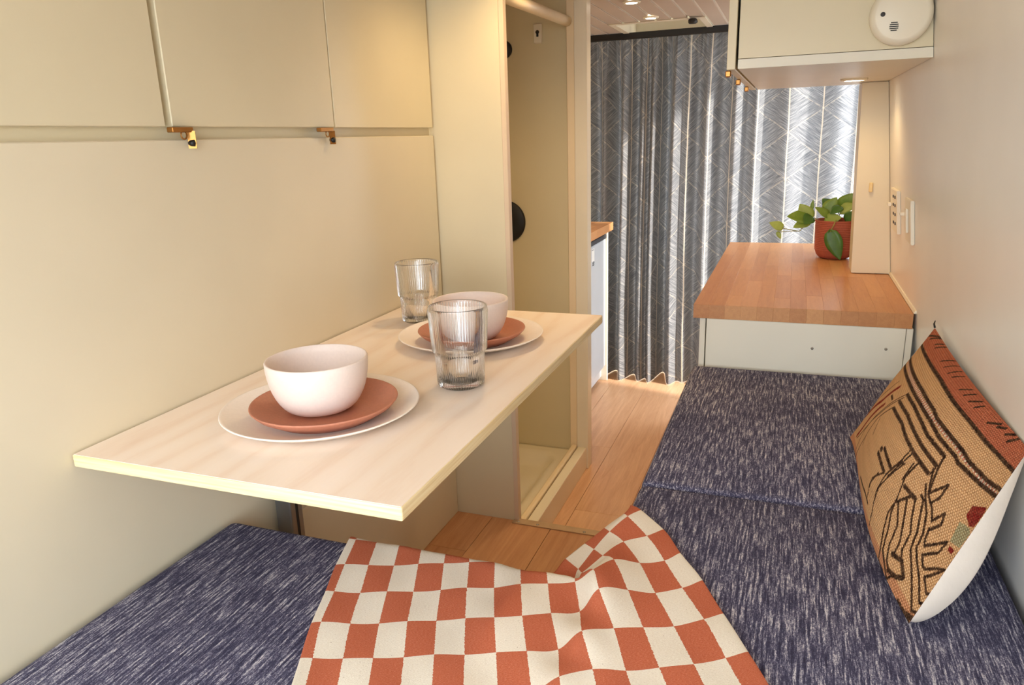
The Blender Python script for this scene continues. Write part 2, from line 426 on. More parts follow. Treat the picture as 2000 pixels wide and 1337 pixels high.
# embroidery strokes in pillow coordinates; blanket check corners in metres
STROKES=[('K',0.0042,[(0.006,0.151),(0.273,0.134),(0.479,0.123),(0.632,0.134),(0.749,0.134),(0.855,0.14),(0.944,0.134),(0.958,0.134),(1.0,0.128)]),('K',0.0042,[(0.025,0.268),(0.27,0.257),(0.482,0.246),(0.624,0.251),(0.66,0.263),(0.747,0.263),(0.816,0.263),(0.858,0.274),(0.939,0.263),(1.0,0.235)]),('K',0.0042,[(0.036,0.324),(0.343,0.302),(0.526,0.296),(0.655,0.302),(0.727,0.318),(0.811,0.313),(0.83,0.324),(0.928,0.302),(1.0,0.274)]),('K',0.0042,[(0.432,0.341),(0.538,0.335),(0.621,0.346),(0.691,0.363),(0.786,0.358)]),('K',0.0042,[(0.429,0.408),(0.549,0.397),(0.635,0.413),(0.708,0.425),(0.786,0.425)]),('K',0.0042,[(0.432,0.464),(0.557,0.453),(0.63,0.475),(0.694,0.486),(0.78,0.486)]),('K',0.0016,[(0.432,0.341),(0.345,0.559),(0.214,0.81),(0.159,0.994)]),('K',0.0016,[(0.437,0.369),(0.343,0.587),(0.237,0.754),(0.109,0.922)]),('K',0.0016,[(0.253,0.374),(0.214,0.475),(0.033,0.737),(0.003,0.877)]),('K',0.0016,[(0.426,0.469),(0.354,0.615),(0.298,0.793),(0.195,0.989)]),('K',0.0016,[(0.407,0.687),(0.382,0.592)]),('K',0.0016,[(0.036,1.0),(0.162,0.994),(0.212,0.994)]),('K',0.0016,[(0.306,0.832),(0.309,0.754)]),('R',0.006,[(0.318,0.38),(0.245,0.553),(0.008,0.81),(0.003,0.888)]),('R',0.005,[(0.32,0.531),(0.209,0.704),(0.084,0.922)]),('R',0.006,[(0.053,0.391),(0.061,0.52)]),('R',0.008,[(0.064,0.57),(0.031,0.726)]),('K',0.003,[(0.32,0.453),(0.365,0.453)]),('K',0.004,[(0.538,0.687),(0.632,0.704)]),('K',0.004,[(0.563,0.631),(0.657,0.654)]),('K',0.005,[(0.543,0.654),(0.552,0.654)]),('K',0.002,[(0.68,0.492),(0.674,0.575),(0.646,0.704)]),('K',0.002,[(0.694,0.486),(0.685,0.57),(0.66,0.693)]),('K',0.002,[(0.735,0.492),(0.727,0.592)]),('K',0.002,[(0.786,0.358),(0.802,0.464)]),('K',0.002,[(0.788,0.419),(0.788,0.48)]),('K',0.002,[(0.632,0.709),(0.577,0.804),(0.582,0.872)]),('K',0.002,[(0.604,0.743),(0.574,0.838),(0.588,0.894)]),('K',0.002,[(0.68,0.57),(0.646,0.709),(0.638,0.81),(0.66,0.905),(0.663,0.961)]),('K',0.002,[(0.694,0.564),(0.643,0.782),(0.649,0.849)]),('K',0.002,[(0.733,0.503),(0.724,0.598),(0.744,0.721)]),('K',0.002,[(0.721,0.52),(0.721,0.626)]),('K',0.002,[(0.432,0.927),(0.563,0.905),(0.61,0.911)]),('K',0.004,[(0.741,0.637),(0.797,0.626)]),('K',0.003,[(0.78,0.637),(0.749,0.721)]),('K',0.0026,[(0.744,0.721),(0.738,0.804),(0.752,0.872),(0.772,0.944),(0.783,1.0),(0.819,1.0)]),('K',0.0026,[(0.744,0.726),(0.747,0.777),(0.769,0.849),(0.786,0.939),(0.852,1.0)]),('K',0.0026,[(0.752,0.715),(0.794,0.793),(0.802,0.888),(0.819,0.944),(0.841,0.961)]),('K',0.0026,[(0.772,0.659),(0.808,0.76),(0.83,0.827),(0.833,0.899)]),('K',0.0026,[(0.797,0.626),(0.822,0.704),(0.844,0.754),(0.85,0.838),(0.866,0.877)]),('K',0.0026,[(0.805,0.587),(0.819,0.592),(0.838,0.654),(0.858,0.715),(0.872,0.799),(0.914,0.855),(0.983,0.955),(1.0,0.939)]),('K',0.0026,[(0.797,0.531),(0.822,0.581),(0.85,0.62),(0.877,0.698),(0.883,0.765),(0.905,0.799),(0.944,0.838),(0.989,0.899),(1.0,0.888)]),('K',0.0026,[(0.786,0.447),(0.808,0.514),(0.822,0.553),(0.855,0.581),(0.877,0.62)]),('K',0.0026,[(0.883,0.654),(0.891,0.704),(0.9,0.726)]),('K',0.0026,[(0.788,0.385),(0.811,0.503),(0.822,0.547)]),('K',0.0026,[(0.822,0.542),(0.836,0.492),(0.852,0.436),(0.855,0.514),(0.844,0.564)]),('K',0.0026,[(0.877,0.615),(0.894,0.542),(0.905,0.592),(0.886,0.654)]),('K',0.0026,[(0.9,0.726),(0.93,0.659),(0.95,0.615),(0.947,0.682),(0.911,0.76)]),('K',0.0026,[(0.911,0.76),(0.93,0.788),(0.942,0.788)]),('K',0.0026,[(0.942,0.788),(0.972,0.732),(0.997,0.698),(0.967,0.782),(0.955,0.81)]),('K',0.0026,[(0.955,0.81),(0.989,0.844),(1.0,0.832)]),('K',0.0026,[(0.85,1.0),(0.866,0.961)]),('K',0.004,[(0.827,0.899),(0.869,0.872),(0.903,0.911),(0.88,0.944),(0.841,0.966)]),('K',0.0045,[(0.928,1.0),(0.961,1.0),(1.0,0.972)]),('K',0.0045,[(0.969,1.0),(0.989,1.0),(1.0,1.0)]),('K',0.0028,[(0.0,0.078),(0.109,0.0)]),('K',0.0028,[(0.061,0.067),(0.125,0.0)]),('K',0.0028,[(0.153,0.05),(0.184,0.006)]),('K',0.0028,[(0.187,0.061),(0.214,0.006)]),('K',0.0028,[(0.331,0.067),(0.351,0.006)]),('K',0.0028,[(0.39,0.067),(0.401,0.006)]),('K',0.0028,[(0.448,0.067),(0.451,0.011)]),('K',0.0028,[(0.485,0.061),(0.496,0.017)]),('K',0.0028,[(0.585,0.067),(0.602,0.022)]),('K',0.0028,[(0.627,0.067),(0.638,0.022)]),('K',0.0028,[(0.669,0.067),(0.691,0.022)]),('K',0.0028,[(0.708,0.067),(0.721,0.028)]),('K',0.0028,[(0.799,0.067),(0.836,0.022)]),('K',0.0028,[(0.838,0.045),(0.866,0.017)]),('K',0.0028,[(0.883,0.039),(0.916,0.0)]),('K',0.0028,[(0.908,0.056),(0.939,0.0)])]
BLANKET=[[(-0.6472,0.9489,0.636),(-0.6367,0.9497,0.636),(-0.6054,0.9574,0.636),(-0.5681,0.9669,0.636),(-0.5356,0.9792,0.636),(-0.4971,0.99,0.636),(-0.4684,1.0083,0.636),(-0.4397,1.0373,0.624),(-0.4048,1.0635,0.624),(-0.3608,1.0526,0.636),(-0.3132,0.945,0.6),(-0.296,0.9808,0.606),(-0.2754,1.0201,0.613),(-0.253,1.0606,0.623),(-0.2279,1.0947,0.634),(-0.2223,1.1239,0.636)],[(-0.6244,0.8831,0.636),(-0.6139,0.8847,0.636),(-0.5806,0.8928,0.636),(-0.5439,0.9032,0.636),(-0.5107,0.9158,0.636),(-0.4731,0.9276,0.636),(-0.443,0.9452,0.636),(-0.412,0.969,0.628),(-0.3775,0.9927,0.628),(-0.3363,0.9898,0.636),(-0.2722,0.9258,0.612),(-0.265,0.9434,0.615),(-0.2521,0.9881,0.624),(-0.2376,1.0326,0.634),(-0.2181,1.0783,0.639),(-0.2035,1.1077,0.638)],[(-0.6042,0.8152,0.636),(-0.5921,0.8191,0.636),(-0.5556,0.8263,0.636),(-0.52,0.8394,0.636),(-0.4856,0.8521,0.636),(-0.4503,0.8658,0.636),(-0.4161,0.8813,0.636),(-0.3795,0.8929,0.636),(-0.3502,0.9218,0.632),(-0.3118,0.9269,0.636),(-0.2559,0.8935,0.632),(-0.249,0.9087,0.634),(-0.2286,0.9489,0.642),(-0.2099,1.0073,0.636),(-0.1782,1.0328,0.636),(-0.1587,1.0598,0.636)],[(-0.5789,0.7513,0.636),(-0.5681,0.7548,0.636),(-0.5312,0.7634,0.636),(-0.4953,0.7759,0.636),(-0.461,0.7891,0.636),(-0.4253,0.8028,0.636),(-0.3923,0.8191,0.636),(-0.3564,0.8322,0.636),(-0.3229,0.851,0.636),(-0.2873,0.864,0.636),(-0.2521,0.8801,0.636),(-0.2267,0.8842,0.658),(-0.2081,0.9301,0.65),(-0.1744,0.9535,0.636),(-0.1411,0.9726,0.636),(-0.1234,0.9979,0.636)],[(-0.5562,0.6854,0.636),(-0.5453,0.6898,0.636),(-0.5064,0.6988,0.636),(-0.471,0.7122,0.636),(-0.4361,0.7258,0.636),(-0.4013,0.7404,0.636),(-0.3669,0.7561,0.636),(-0.3286,0.7638,0.64),(-0.2956,0.7801,0.64),(-0.2627,0.8011,0.636),(-0.2276,0.8165,0.636),(-0.2069,0.8381,0.66),(-0.1746,0.8701,0.646),(-0.14,0.8874,0.636),(-0.1068,0.9105,0.636),(-0.0846,0.9352,0.636)],[(-0.5281,0.6229,0.636),(-0.5152,0.6278,0.636),(-0.4776,0.637,0.636),(-0.4429,0.6496,0.636),(-0.4084,0.6641,0.636),(-0.3741,0.6783,0.636),(-0.3392,0.6909,0.636),(-0.3038,0.7067,0.636),(-0.2686,0.7202,0.636),(-0.233,0.7355,0.636),(-0.2083,0.7556,0.654),(-0.175,0.7862,0.644),(-0.1418,0.8082,0.636),(-0.1055,0.8249,0.636),(-0.0708,0.8498,0.636),(-0.0501,0.8691,0.636)],[(-0.5,0.5603,0.636),(-0.4851,0.5659,0.636),(-0.4488,0.5752,0.636),(-0.4147,0.587,0.636),(-0.3806,0.6024,0.636),(-0.3468,0.6161,0.636),(-0.3115,0.6258,0.636),(-0.279,0.6496,0.632),(-0.2415,0.6603,0.632),(-0.2137,0.6775,0.648),(-0.1823,0.7078,0.641),(-0.1465,0.7249,0.636),(-0.1105,0.7424,0.636),(-0.0727,0.7595,0.636),(-0.0381,0.7837,0.636),(-0.0157,0.8018,0.636)],[(-0.4719,0.4977,0.636),(-0.455,0.5039,0.636),(-0.42,0.5135,0.636),(-0.3866,0.5244,0.636),(-0.3528,0.5408,0.636),(-0.3196,0.554,0.636),(-0.2839,0.5606,0.636),(-0.2542,0.5924,0.636),(-0.2144,0.6004,0.636),(-0.1877,0.6156,0.636),(-0.1575,0.6504,0.636),(-0.1172,0.6661,0.636),(-0.0801,0.6793,0.636),(-0.0413,0.6963,0.636),(-0.0063,0.7209,0.636),(0.0161,0.737,0.636)],[(-0.4438,0.4352,0.636),(-0.4249,0.4419,0.636),(-0.3911,0.4517,0.636),(-0.3584,0.4618,0.636),(-0.3251,0.4791,0.636),(-0.2923,0.4918,0.636),(-0.2562,0.4955,0.636),(-0.2294,0.5353,0.636),(-0.1873,0.5405,0.636),(-0.1618,0.5537,0.636),(-0.1328,0.593,0.636),(-0.0879,0.6073,0.636),(-0.0497,0.6162,0.636),(-0.0099,0.6331,0.636),(0.0255,0.658,0.636),(0.048,0.6722,0.636)],[(-0.4157,0.3726,0.636),(-0.3948,0.3799,0.636),(-0.3623,0.3899,0.636),(-0.3303,0.3992,0.636),(-0.2973,0.4174,0.636),(-0.2651,0.4297,0.636),(-0.2285,0.4303,0.636),(-0.2046,0.4782,0.636),(-0.1602,0.4806,0.636),(-0.1359,0.4918,0.636),(-0.108,0.5356,0.636),(-0.0586,0.5485,0.636),(-0.0192,0.5531,0.636),(0.0215,0.57,0.636),(0.0573,0.5952,0.636),(0.0798,0.6074,0.636)],[(-0.3875,0.3101,0.636),(-0.3647,0.318,0.636),(-0.3335,0.3281,0.636),(-0.3021,0.3366,0.636),(-0.2695,0.3557,0.636),(-0.2378,0.3676,0.636),(-0.2009,0.3652,0.636),(-0.1798,0.421,0.636),(-0.1331,0.4207,0.636),(-0.11,0.4299,0.636),(-0.0832,0.4782,0.636),(-0.0293,0.4898,0.636),(0.0112,0.49,0.636),(0.0529,0.5068,0.636),(0.0892,0.5324,0.636),(0.1117,0.5425,0.636)]]
# ------------------------------------------------------------------ the setting
XL = -0.877                      # face of the panelling along the near side
RF = 0.181                       # raised rear floor
CEIL = 1.70
def wx(z): return .3255 - .102*(z-.627)      # leaning far-side van wall
g = box('ground', -40, 40, -40, 40, -.60, -.5, 'ground'); tag(g, 'pale gravel ground outside around the van', 'ground', kind='structure')

fl = box('floor', -1.18, .42, 1.79, 4.3, -.05, -.005, 'dark')
tag(fl, 'warm oak plank floor of the aisle below the step', 'floor', kind='structure')
x = -1.18; i = 0
while x < .40:
    x1 = min(x+.182, .415); y = 1.80 - [0, .55, .25, .8][i % 4]
    while y < 4.25:
        y0 = max(y, 1.795); y1 = min(y+1.22, 4.29)
        if y1-y0 > .05: box('plank', x+.0006, x1-.0006, y0+.0006, y1-.0006, -.005, 0, 'floor', fl, bev=.0006)
        y += 1.22
    x += .182; i += 1
rf = box('raised_floor', -1.18, .42, -.55, 1.786, -.03, RF-.006, 'dark')
tag(rf, 'raised oak plank floor in front of the cushioned platform', 'floor', kind='structure')
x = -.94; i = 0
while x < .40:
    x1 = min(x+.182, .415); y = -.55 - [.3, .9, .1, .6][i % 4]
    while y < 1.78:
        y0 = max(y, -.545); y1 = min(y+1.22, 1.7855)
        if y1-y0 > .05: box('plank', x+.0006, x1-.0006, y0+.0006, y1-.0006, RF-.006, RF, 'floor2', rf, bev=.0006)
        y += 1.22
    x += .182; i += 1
nz = thing('step_nosing', (-.3, 1.775, RF-.006), 'bronze metal nosing strip screwed along the edge of the floor step', 'floor trim')
bm = bmesh.new(); bm_box(bm, -.692, .30, 1.765, 1.7865, RF+.0002, RF+.003); bm_box(bm, -.692, .30, 1.7868, 1.7925, RF-.03, RF+.003)
link('angle_strip', bm_mesh(bm, 'angle_strip'), 'nosing', nz)
for sx in (-.674, -.617, -.48, -.34): lathe('screw', [(0, 0), (.0042, 0), (.0042, .0008), (.001, .0012), (0, .0012)], (sx, 1.774, RF+.003), 'screw', nz, n=12)

# van body shell (outside of the lining)
s = box('wall_left', -1.20, -1.17, -.55, 4.3, -.05, 1.76, 'wall'); tag(s, 'inner skin of the van side behind the shower and fridge', 'wall', kind='structure')
rw = prism('wall_right', [(wx(-.03), -.55, -.03), (wx(-.03)+.03, -.55, -.03), (wx(-.03)+.03, 3.235, -.03), (wx(-.03), 3.235, -.03)],
           [(wx(1.74), -.55, 1.74), (wx(1.74)+.03, -.55, 1.74), (wx(1.74)+.03, 3.235, 1.74), (wx(1.74), 3.235, 1.74)], 'wall_right')  # unseen stretch past the pillar added to keep sun off the fridge
tag(rw, 'smooth cream side wall leaning in above the long bench', 'wall', kind='structure')
for nm, xa, xb in (('wall_cab_left', -1.20, -1.17), ('wall_cab_right', .42, .45)):
    s = box(nm, xa, xb, 3.67, 5.0, -.05, .80, 'wall'); tag(s, 'lower cab door panel beyond the curtain, '+('fridge side' if xa < 0 else 'counter side'), 'wall', kind='structure')
s = box('wall_front', -1.2, .45, 5.0, 5.03, -.05, .80, 'wall'); tag(s, 'dashboard bulkhead beyond the curtain', 'wall', kind='structure')

# ceiling: tongue-and-groove boards, cut round the roof vent
VX0, VX1, VY0, VY1 = -.765, -.392, 3.33, 3.80
bm = bmesh.new()
bm_box(bm, -1.2, .30, -.55, VY0, CEIL+.006, CEIL+.03); bm_box(bm, -1.2, .30, VY1, 4.6, CEIL+.006, CEIL+.03)
bm_box(bm, -1.2, VX0, VY0, VY1, CEIL+.006, CEIL+.03); bm_box(bm, VX1, .30, VY0, VY1, CEIL+.006, CEIL+.03)
cl = link('ceiling', bm_mesh(bm, 'ceiling'), 'groove'); tag(cl, 'white tongue and groove board ceiling of the van', 'ceiling', kind='structure')
x = -.717 - 7*.068
while x < .20:
    x0, x1 = x+.0042, x+.0638
    if x1 > VX0+.002 and x0 < VX1-.002:
        box('ceiling_board', x0, x1, -.55, VY0, CEIL+.001, CEIL+.005, 'board', cl, bev=.0015)
        box('ceiling_board', x0, x1, VY1, 4.6, CEIL+.001, CEIL+.005, 'board', cl, bev=.0015)
    else: box('ceiling_board', x0, x1, -.55, 4.6, CEIL+.001, CEIL+.005, 'board', cl, bev=.0015)
    x += .068

# panelling along the near side: carcass, lower panel, skirting panel
lp = box('wall_panelling', -.915, -.893, -.55, 1.786, RF, CEIL, 'door'); tag(lp, 'cream panelled wall behind the folding table', 'wall', kind='structure')
box('panel', -.893, XL, -.55, 1.777, RF, 1.2576, 'wall', lp, bev=.0015)
box('panel', XL, XL+.008, 1.075, 1.784, RF, .548, 'wall', lp, bev=.0015)
s = box('wall_partition', -1.17, -.690, 1.786, 1.803, 0.0, CEIL, 'door'); tag(s, 'tall cream partition between the table and the shower', 'wall', kind='structure')
box('edge_strip', -.690, -.677, 1.784, 1.805, 0.0, CEIL, 'edge', s, bev=.001)
s = box('wall_shower', -1.17, -.685, 2.585, 2.60, 0, CEIL, 'olive'); tag(s, 'shaded cream rear wall inside the shower stall', 'wall', kind='structure')
s = box('trim_1', -.716, -.672, 2.548, 2.60, 0, CEIL, 'trim', bev=.0015); tag(s, 'cream corner post at the far side of the shower opening', 'trim', kind='structure')
box('jamb', -.744, -.716, 2.552, 2.584, 0, CEIL, 'rod', s, bev=.002)
box('threshold', -.713, -.679, 1.806, 2.548, 0, .088, 'trim', s, bev=.002)
box('rail', -.736, -.716, 1.806, 2.548, .04, .097, 'rod', s, bev=.006, seg=3)

# boxed pillar standing on the counter
bt, tp = .796, 1.3735
pl = prism('trim_2', [(.194, 2.56, bt), (wx(bt)-.001, 2.56, bt), (wx(bt)-.001, 2.68, bt), (.194, 2.68, bt)],
           [(.177, 2.56, tp), (wx(tp)-.001, 2.56, tp), (wx(tp)-.001, 2.68, tp), (.177, 2.68, tp)], 'wall', bev=.0012)
tag(pl, 'narrow cream boxed pillar standing on the wooden counter', 'pillar', kind='structure')
cp = box('catch', .222, .232, 2.548, 2.559, 1.050, 1.079, 'cream_plastic', pl, bev=.002); tag(cp, 'small yellowed plastic door catch')
prism('bead', [(wx(.796)-.006, 2.005, .795), (wx(.796), 2.005, .795), (wx(.796), 2.56, .795), (wx(.796)-.006, 2.56, .795)],
      [(wx(.802)-.003, 2.005, .802), (wx(.802), 2.005, .802), (wx(.802), 2.56, .802), (wx(.802)-.003, 2.56, .802)], 'trim', rw)

# ------------------------------------------------------------------ overhead cabinet on the panelled wall
oc = thing('overhead_cabinet', (-.885, .9, 1.2766), 'cream overhead cabinet of three flat doors with brass latches', 'cabinet')
for y0, y1 in ((-.30, .887), (.900, 1.3295), (1.3335, 1.776)):
    d = box('door', -.893, XL, y0, y1, 1.2766, CEIL-.002, 'door', oc, bev=.0012)
for yy, turn in ((.925, 0), (1.304, 1)):
    lt = box('latch', XL, XL+.012, yy-.038, yy+.004, 1.268, 1.2755, 'brass', oc, bev=.001)
    # swinging plate with a black knob and a ring above it
    a = .5 if not turn else 1.15
    bmm = bmesh.new(); bm_box(bmm, -.006, .006, -.001, .001, -.026, 0)
    me = bm_mesh(bmm, 'plate'); me.transform(Matrix.Translation((XL+.010, yy, 1.270)) @ Matrix.Rotation(a, 4, 'Z')); link('plate', me, 'brass', lt)
    lathe('knob', [(0, -.006), (.0042, -.006), (.005, -.002), (.005, .003), (0, .0045)], (XL+.011, yy, 1.252), 'black', lt, n=16, axis='X')
    pts = [(XL+.009, yy-.014+.006*math.cos(k*math.pi/8), 1.264+.006*math.sin(k*math.pi/8)) for k in range(17)]
    tube('ring', pts, .0012, 'brass', lt, 6)

# ------------------------------------------------------------------ folding table and its post
tb = thing('wall_table', (-.63, 1.1, .38), 'pale maple plywood table fixed to the cream wall, set for two', 'table')
TT = .857
box('tabletop', -.874, -.379, .637, 1.567, TT-.0175, TT, 'ply_edge', tb, bev=.002, seg=2)
box('veneer', -.8725, -.3805, .6385, 1.5655, TT-.0005, TT+.0004, 'maple', tb)
ps = box('post', -.8685, -.834, 1.005, 1.040, RF, TT-.0176, 'alu', tb, bev=.003, seg=2)
box('groove', -.8385, -.8335, 1.019, 1.026, RF+.01, TT-.03, 'dark', ps)
box('bracket', -.868, -.60, .99, 1.055, TT-.030, TT-.0176, 'alu', tb, bev=.002)

# ------------------------------------------------------------------ tableware
def plate(name, c, z, R, h, t, mat, label, cat, group):
    prof = [(0, 0), (R*.62, 0), (R*.70, .001), (R*.93, h*.62), (R*.985, h*.86), (R, h-.0015), (R*.997, h), (R*.985, h), (R*.965, h-.0012),
            (R*.90, h*.62+t*.4), (R*.70, t+.0012), (R*.6, t), (0, t)]
    o = lathe(name, prof, (c[0], c[1], z), mat, n=96); return tag(o, label, cat, group)
def bowl(c, z, R, h, label):
    out = [(0, 0), (R*.44, 0), (R*.50, .0015)] + [(R*(.50+.50*math.sin(k/10*math.pi/2)**.92), .0015+(h-.0035)*(1-math.cos(k/10*math.pi/2))**.92) for k in range(1, 11)]
    inn = [(r-.0042, max(.006, q+.0008)) for r, q in out[::-1]]
    inn = [(R-.0008, h-.0004), (R-.002, h)] + [(R-.0036, h-.0006)] + [(max(r, .0), q) for r, q in inn[1:-1]] + [(0, .006)]
    o = lathe('bowl', out+inn, (c[0], c[1], z), 'bowl', n=96); return tag(o, label, 'bowl', 'blush bowls')
plate('dinner_plate', (-.633, .860), TT+.0006, .144, .0185, .0045, 'plate', 'large off-white dinner plate at the end of the table above the wide cushion', 'plate', 'white dinner plates')
plate('side_plate', (-.617, .846), TT+.0056, .1055, .0250, .0045, 'terra', 'terracotta side plate stacked on the nearer dinner plate', 'plate', 'terracotta side plates')
bowl((-.632, .857), TT+.0106, .0735, .079, 'blush white bowl on the nearer stack of plates')
plate('dinner_plate', (-.582, 1.298), TT+.0006, .144, .0185, .0045, 'plate', 'large off-white dinner plate by the shower end of the table', 'plate', 'white dinner plates')
plate('side_plate', (-.574, 1.284), TT+.0056, .1055, .0250, .0045, 'terra', 'terracotta side plate on the farther dinner plate behind the tumbler', 'plate', 'terracotta side plates')
bowl((-.572, 1.280), TT+.0106, .0735, .079, 'blush white bowl on the farther stack of plates')
def tumbler(c, label):
    n = 360; H = .132
    outer = [(.034, 0), (.0362, .0012), (.0372, .004), (.0385, .045), (.0392, .0535), (.0400, .0555), (.0425, .0572), (.0434, .061), (.0470, .126), (.0474, .129), (.0474, .131), (.0468, H)]
    inner = [(.0458, H), (.0452, .1305), (.0448, .126), (.0410, .062), (.0396, .0575), (.0372, .0548), (.0362, .045), (.0345, .011), (.031, .0085), (0, .0085)]
    prof = outer+inner; k0, k1 = 2, 8
    def rib(i, k):
        if 2 <= i <= 4 or 7 <= i <= 8: return .0016*math.cos(2*math.pi*k*60/n)
        return 0.0
    o = lathe('tumbler', [(0, 0)]+prof, (c[0], c[1], TT+.0006), 'glass', n=n, rib=lambda i, k: rib(i-1, k)); return tag(o, label, 'glass', 'ribbed glasses')
tumbler((-.489, 1.042), 'clear ribbed glass tumbler standing beside the table edge between the settings')
tumbler((-.764, 1.428), 'clear ribbed glass tumbler against the cream wall behind the farther bowl')

# ------------------------------------------------------------------ benches and cushions
def cushion(name, x0, x1, y0, y1, z0, z1, label):
    bm = bmesh.new(); bm_box(bm, x0, x1, y0, y1, z0, z1)
    bmesh.ops.bevel(bm, geom=bm.edges[:], offset=.016, segments=4, affect='EDGES', profile=.55)
    return tag(link(name, bm_mesh(bm, name), 'cushion', smooth=True), label, 'cushion', 'navy bench cushions')
bb = thing('bench', (.05, 1.0, RF), 'white boxed base under the long bench cushions', 'bench')
box('box_panel', -.212, .315, -.30, 1.764, RF+.001, .543, 'white', bb, bev=.002)
box('end_panel', -.212, .315, 1.794, 1.985, .001, .543, 'white', bb, bev=.002)
bb = thing('bench', (-.55, .3, RF), 'white boxed base under the wide cushion below the table', 'bench')
box('box_panel', -.868, -.236, -.30, .878, RF+.001, .543, 'white', bb, bev=.002)
cushion('bench_cushion', -.227, .318, 1.233, 1.990, .544, .627, 'navy flecked bench cushion in front of the wooden counter')
cushion('bench_cushion', -.227, .318, -.25, 1.2315, .544, .627, 'navy flecked bench cushion beneath the embroidered pillow')
cushion('bench_cushion', -.868, -.230, -.25, .895, .544, .627, 'navy flecked wide cushion against the panelled wall below the table')
# ------------------------------------------------------------------ checked blanket
def build_blanket():
    G = np.array(BLANKET)                      # rows -1..9, columns: edge, 0..13, edge
    nr, nc = G.shape[:2]
    colu = [-.32] + list(range(0, 14)) + [13.78]
    # rolled-under borders on both sides
    L2 = G[:, :1] + (G[:, 1:2]-G[:, :1])*.15; L2[..., 2] -= .0065
    L1 = G[:, :1].copy(); L1[..., 2] -= .003; L1[..., :2] -= (G[:, 1:2]-G[:, :1])[..., :2]*.12
    R2 = G[:, -1:] + (G[:, -2:-1]-G[:, -1:])*.12; R2[..., 2] -= .0065
    R1 = G[:, -1:].copy(); R1[..., 2] -= .003; R1[..., :2] -= (G[:, -2:-1]-G[:, -1:])[..., :2]*.06
    G = np.concatenate([L2, L1, G, R1, R2], axis=1); colu = [-.62, -.45] + colu + [13.95, 14.1]
    rowu = list(range(-1, nr-1))
    sub = 10
    def dens(A, u):
        out, uu = [], []
        n = A.shape[0]
        for i in range(n-1):
            p0 = A[max(i-1, 0)]; p1 = A[i]; p2 = A[i+1]; p3 = A[min(i+2, n-1)]
            for k in range(sub):
                t = k/sub; out.append(cr(p0, p1, p2, p3, t)); uu.append(u[i]+(u[i+1]-u[i])*t)
        out.append(A[-1]); uu.append(u[-1]); return np.array(out), uu
    D, ru = dens(G, rowu)
    D2, cu = dens(D.transpose(1, 0, 2), colu); D = D2.transpose(1, 0, 2)
    R, Cn = D.shape[:2]
    # the front border hangs over the edge of the wide cushion
    cw = np.clip((9.15-np.array(cu))/.8, 0, 1); cw = (cw*cw*(3-2*cw))[None, :]
    E, rho = .885, .016
    ov = np.maximum(D[..., 1]-E, 0); th = np.minimum(ov/rho, math.pi/2); rest = np.maximum(ov-rho*math.pi/2, 0)
    D[..., 1] = D[..., 1]*(1-cw) + np.where(ov > 0, E+rho*np.sin(th), D[..., 1])*cw
    D[..., 2] -= (rho*(1-np.cos(th))+rest)*cw
    # soft cloth undulation
    X_, Y_ = D[..., 0], D[..., 1]
    D[..., 2] += .0012*np.sin(X_*61+Y_*17)*np.sin(Y_*43-X_*12) + .001
    vs = D.reshape(-1, 3); fs = [(i*Cn+j, i*Cn+j+1, (i+1)*Cn+j+1, (i+1)*Cn+j) for i in range(R-1) for j in range(Cn-1)]
    me = mesh('blanket', vs, fs)
    ul = me.uv_layers.new(name='UVMap'); UV = np.array([(cu[j], ru[i]) for i in range(R) for j in range(Cn)])
    li = np.empty(len(me.loops), int); me.loops.foreach_get('vertex_index', li)
    ul.data.foreach_set('uv', UV[li].ravel())
    o = link('blanket', me, 'blanket', smooth=True)
    sm = o.modifiers.new('thickness', 'SOLIDIFY'); sm.thickness = .0028; sm.offset = -1 if me.polygons[0].normal.z > 0 else 1
    return tag(o, 'terracotta and cream checked blanket draped across both cushions', 'blanket')
build_blanket()

